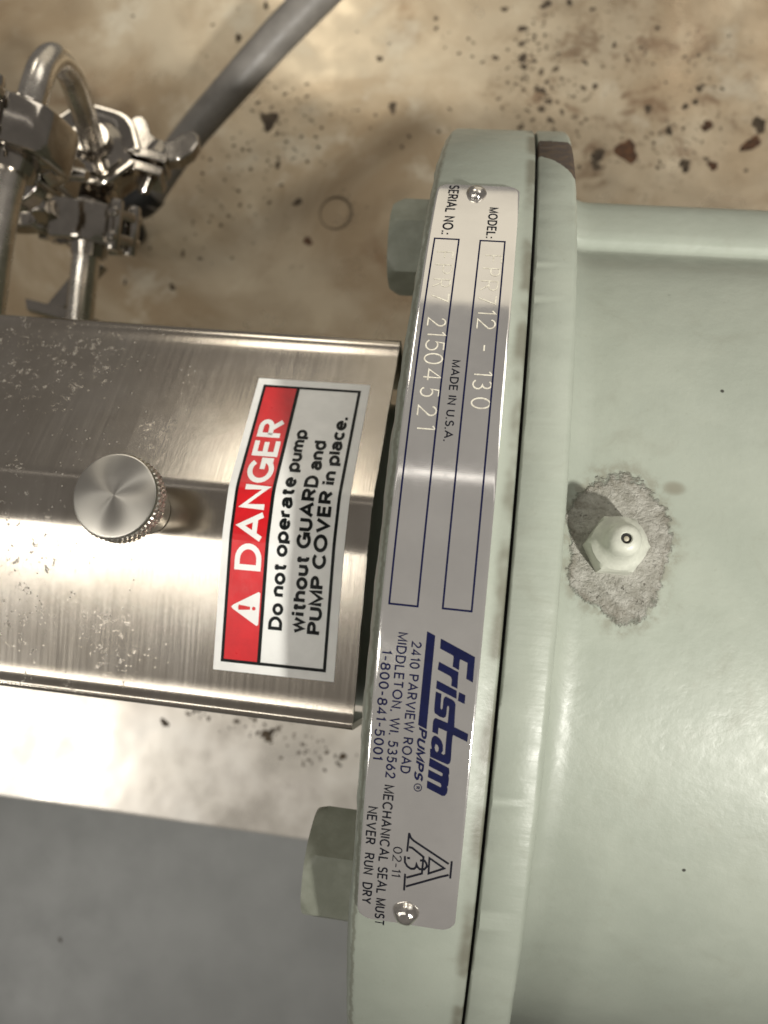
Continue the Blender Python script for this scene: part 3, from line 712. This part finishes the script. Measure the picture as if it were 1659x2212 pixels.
# sticker: text coordinates s (up the picture) and x
def decal(name, V, F, mat, parent, h, label=None):
    V, F = cut_flat(V, F, 1, 1.0)
    W = [on_guard(x, s, h) for x, s in V]
    o = mesh(name, W, orient(W, F, lambda p: Vector((0, 0, 1))), mat, parent, smooth=False)
    if label: o['label'] = label
    return o
skew = lambda x, s: (x + (-.006 * s), s + .012 * (x + 36))
def rect(x0, x1, s0, s1): return [skew(x0, s0), skew(x1, s0), skew(x1, s1), skew(x0, s1)], [(0, 1, 2, 3)]
def sticker_body():
    V, F = cut_flat(*rect(-46.95, -25.9, -25.4, 30.25), 1, 1.0)
    W = [on_guard(x, s, .14) for x, s in V]; W += [on_guard(x, s, .0) for x, s in V]
    n = len(V); F0 = orient(W, F, lambda p: Vector((0, 0, 1)))
    cnt = {}
    for f in F0:
        for a, b in zip(f, f[1:] + f[:1]): cnt[(a, b)] = 1
    side = [(b, a, a + n, b + n) for (a, b) in cnt if (b, a) not in cnt]
    return mesh('danger_sticker', W, F0 + side, M['vinyl_white'], guard, angle=30)
sticker = sticker_body()
sticker['label'] = 'white and red danger sticker bent over the guard ridge'
decal('red_band', *rect(-45.2, -39.3, -23.4, 28.3), M['vinyl_red'], sticker, .17)
def fr(x0, x1, s0, s1, w):
    P = [skew(*q) for q in ((x0, s0), (x1, s0), (x1, s1), (x0, s1))]; Q = [skew(*q) for q in ((x0 + w, s0 + w), (x1 - w, s0 + w), (x1 - w, s1 - w), (x0 + w, s1 - w))]
    return P + Q, [(i, (i + 1) % 4, 4 + (i + 1) % 4, 4 + i) for i in range(4)]
decal('black_frame', *fr(-45.7, -27.4, -23.9, 28.75, .52), M['vinyl_black'], sticker, .20)
decal('black_divider', *rect(-39.35, -38.75, -23.4, 28.3), M['vinyl_black'], sticker, .20)
def sticker_text(s, xb, xt, s0, s1, mat, w, label):
    parts = []
    for k, (V, F) in enumerate(fit_text(s, s1 - s0, xb - xt, w, gap=.07)):
        V, F = cut_flat([skew(xb - y, s0 + x) for x, y in V], F, 1, 1.0)
        W = [on_guard(x, q, .21 + .002 * (k % 8)) for x, q in V]; parts.append((W, orient(W, F, lambda p: Vector((0, 0, 1)))))
    o = mesh('lettering', *join(*parts), mat, sticker, smooth=False); o['label'] = label
    return o
sticker_text('DANGER', -39.85, -44.45, -7.9, 20.8, M['vinyl_white'], .19, 'white word DANGER on the red band')
sticker_text('Do not operate pump', -35.45, -37.85, -17.6, 19.0, M['vinyl_black'], .225, 'black line Do not operate pump')
sticker_text('without GUARD and', -31.65, -34.1, -17.7, 16.9, M['vinyl_black'], .225, 'black line without GUARD and')
sticker_text('PUMP COVER in place.', -28.78, -31.15, -17.7, 22.4, M['vinyl_black'], .225, 'black line PUMP COVER in place')
tri = [(-44.5, -14.3), (-44.2, -13.95), (-39.9, -11.4), (-39.6, -11.6), (-39.6, -17.0), (-39.9, -17.2), (-44.2, -14.65)]
decal('warning_triangle', *polys_flat([[skew(*q) for q in tri]]), M['vinyl_white'], sticker, .21)
decal('exclamation_mark', *polys_flat([[skew(*q) for q in ((-43.2, -14.75), (-43.3, -14.3), (-43.2, -13.85), (-41.2, -14.05), (-41.2, -14.55))],
                                       [skew(-40.55 + .33 * math.cos(a), -14.3 + .33 * math.sin(a)) for a in [i * .628 for i in range(10)]]]), M['vinyl_red'], sticker, .235)

# ------------------------------------------------------------------ flush tubing, clamps and cable behind the guard
t2 = catmull([(-146, 30, -48), (-144, 50, -32), (-143.3, 66.1, -22), (-142.5, 77.8, -18), (-138.9, 99.5, -8), (-137.4, 114.9, -5), (-136.6, 122.0, -5), (-136.4, 127.5, -2)], 8)
tag(mesh('tube', *tube(t2, 4.4, 28), M['tube']), 'straight polished tube leading up from the guard to the pair of winged clamps', 'tube')
tu = catmull([(-136.2, 127.8, 0), (-135.4, 127.4, 5), (-132.2, 126.3, 14), (-127.6, 125.4, 28), (-124.7, 125.2, 40), (-123.2, 122.3, 49), (-123.0, 116.6, 53), (-123.2, 110.5, 54), (-124.4, 103.7, 53), (-125.6, 98.5, 52.3)], 10)
tag(mesh('tube', *tube(tu, 3.6, 28), M['tube']), 'bent hook shaped tube joining the two clamps', 'tube')
t1 = catmull([(-126.0, 96.8, 52), (-128.6, 82.8, 50), (-129.4, 68.4, 48), (-130.6, 50, 44), (-132, 34, 40), (-134, 8, 36)], 8)
tag(mesh('tube', *tube(t1, 4.4, 28), M['tube']), 'polished tube at the left edge of the picture running behind the guard', 'tube')

def clamp(centre, axis, up, label, r=12.5, w=9.0, wing=(1.0, 0), group='tube clamps'):
    """two half rings, ferrule, hinge and a swing bolt with a wing nut; local z = tube axis, local x = hinge side"""
    C = Vector(centre); B = frame_of(axis, up)
    T = thing('tube_clamp', centre, label, 'clamp', group)
    L = lambda x, y, z: C + B @ Vector((x, y, z))
    for sgn in (1, -1):
        V, F = [], []
        n = 18
        sec = [(r * .62, -w * .36), (r * .86, -w * .5), (r * .98, -w * .5), (r, -w * .38), (r, w * .38), (r * .98, w * .5), (r * .86, w * .5), (r * .62, w * .36)]
        for i in range(n + 1):
            a = R(8) + R(164) * i / n; f = 1 + .035 * math.cos(6 * a)
            for (q, z) in sec: V.append(L(q * f * math.cos(a), sgn * q * f * math.sin(a), z))
        m = len(sec)
        for i in range(n):
            for k in range(m): F.append((i * m + k, i * m + (k + 1) % m, (i + 1) * m + (k + 1) % m, (i + 1) * m + k)[::sgn])
        F.append(tuple(range(m))[::-sgn]); F.append(tuple(n * m + k for k in range(m))[::sgn])
        ear = lambda x0, x1, y0, y1, z0, z1: prism([(x0, y0), (x1, y0), (x1, y1), (x0, y1)], (z0, z1), B, C)
        ring = join((V, F), ear(-r * 1.55, -r * .8, min(sgn * .9, sgn * 4.2), max(sgn * .9, sgn * 4.2), -w * .42, w * .42))
        o = mesh('half_ring', *ring, M['chrome'], T, angle=28); bevel(o, .5, 2, 35)
    # ferrule lips inside
    mesh('ferrule', *revolve([(-w * .75, 4.6), (-w * .75, 5.6), (-w * .4, 6.4), (-w * .32, r * .8), (w * .32, r * .8), (w * .4, 6.4), (w * .75, 5.6), (w * .75, 4.6)], 40, C, B @ Vector((0, 0, 1))), M['chrome'], T, angle=40)
    # hinge: two links and pins on the +x side
    for sgn in (1, -1):
        P = L(r * 1.10, sgn * 3.6, 0)
        mesh('hinge_pin', *revolve([(-w * .62, 1.3), (-w * .62, 1.9), (-w * .5, 2.2), (w * .5, 2.2), (w * .62, 1.9), (w * .62, 1.3)], 24, P, B @ Vector((0, 0, 1))), M['chrome'], T, angle=35)
    for sgn in (1, -1):
        q = prism([(r * .98, -6.2), (r * 1.26, -6.2), (r * 1.26, 6.2), (r * .98, 6.2)], (sgn * w * .30 - 1.6, sgn * w * .30 + 1.6), B, C)
        bevel(mesh('hinge_link', *q, M['chrome'], T, angle=28), .9, 3)
    # swing bolt and wing nut on the -x side
    mesh('swing_bolt', *revolve([(-7.5, 1.6), (-7, 1.9)] + [(-6.6 + .45 * k, 1.9 - .28 * (k % 2)) for k in range(34)] + [(8.9, 1.2)], 20, L(-r * 1.22, 0, 0), B @ Vector((0, 1, 0))), M['chrome'], T, angle=25)
    side, ang = wing
    W0 = L(-r * 1.22, side * 6.6, 0); ay = (B @ Vector((0, side, 0))).normalized()
    BW = frame_of(ay, B @ Vector((math.cos(R(ang)), 0, math.sin(R(ang)))))
    hub = revolve([(-2.4, 3.6), (-1.6, 4.1), (1.5, 3.7), (3.4, 2.9), (3.9, 2.2)], 28, W0, ay)
    parts = [hub]
    for s in (1, -1):
        P = [(1.6, -3.0), (5.2, -2.8), (8.6, -.8), (11.0, 2.8), (11.8, 6.8), (10.8, 9.8), (8.2, 10.8), (5.8, 8.8), (3.6, 5.2), (1.2, 3.9)]
        ws = prism([(s * a, b) for a, b in P], (-2.5, 2.5), BW @ Matrix(((1, 0, 0), (0, 0, -1), (0, 1, 0))), W0)
        parts.append((ws[0], ws[1] if s > 0 else [tuple(reversed(f)) for f in ws[1]]))
    bevel(mesh('wing_nut', *join(*parts), M['chrome'], T, angle=30), .7, 3, 40)
    return T
clamp((-126.2, 96.2, 52), (0.12, .96, .12), (-.12, -.10, .98), 'polished tube clamp cut by the left edge of the picture', 13.0, 12.0, (-1, 88))
clamp((-136.2, 127.5, 2.0), (.20, .10, .97), (-1, .12, 0), 'upper winged tube clamp where the bent tube enters, beside the grey cable', 15.0, 11.0, (-1, 0))
clamp((-137.6, 106.5, -6), (.07, .95, .28), (.94, -.1, .33), 'lower winged tube clamp nearest above the guard edge', 13.0, 12.5, (-1, 15))

# small bracket between tube and guard
br = thing('support_bracket', (-150, 80, -24), 'small flat metal bracket beside the tube just above the guard edge', 'bracket')
BI = Matrix.Identity(3)
pb = prism([(-165.5, 87.0), (-164, 82.5), (-136, 77.0), (-135, 80.0), (-150, 84.2)], (-23.5, -20), BI, (0, 0, 0))
bevel(mesh('foot_plate', *pb, M['chrome'], br, angle=25), .6)
pb = prism([(-163.5, 84.5), (-158.5, 81.5), (-142.5, 104.0), (-150.5, 106.0)], (-30, -26.5), BI, (0, 0, 0))
bevel(mesh('strut', *pb, M['chrome'], br, angle=25), .6)

cb = catmull([(-60, 281, -54), (-84.1, 254.8, -58), (-91.9, 246.5, -60), (-108, 229.5, -64), (-126.7, 209.3, -70), (-144.4, 191.4, -77), (-156.9, 175.8, -83), (-164, 166, -87)], 10)
cable = thing('cable', (-110, 215, -69), 'thick grey cable running from the clamps to the top edge', 'cable')
mesh('jacket', *tube(cb, lambda u: 7.9 - 1.5 * min(1, max(0, (u - .2) / .6)), 32), M['cable'], cable)
boot = catmull([(-160.5, 171, -85), (-166, 167, -87), (-173, 166.5, -90), (-180, 166.5, -98), (-184, 166.5, -115.5)], 10)
mesh('cable_boot', *tube(boot, lambda u: 7.4 + .8 * u, 32), M['rubber'], cable, angle=40)
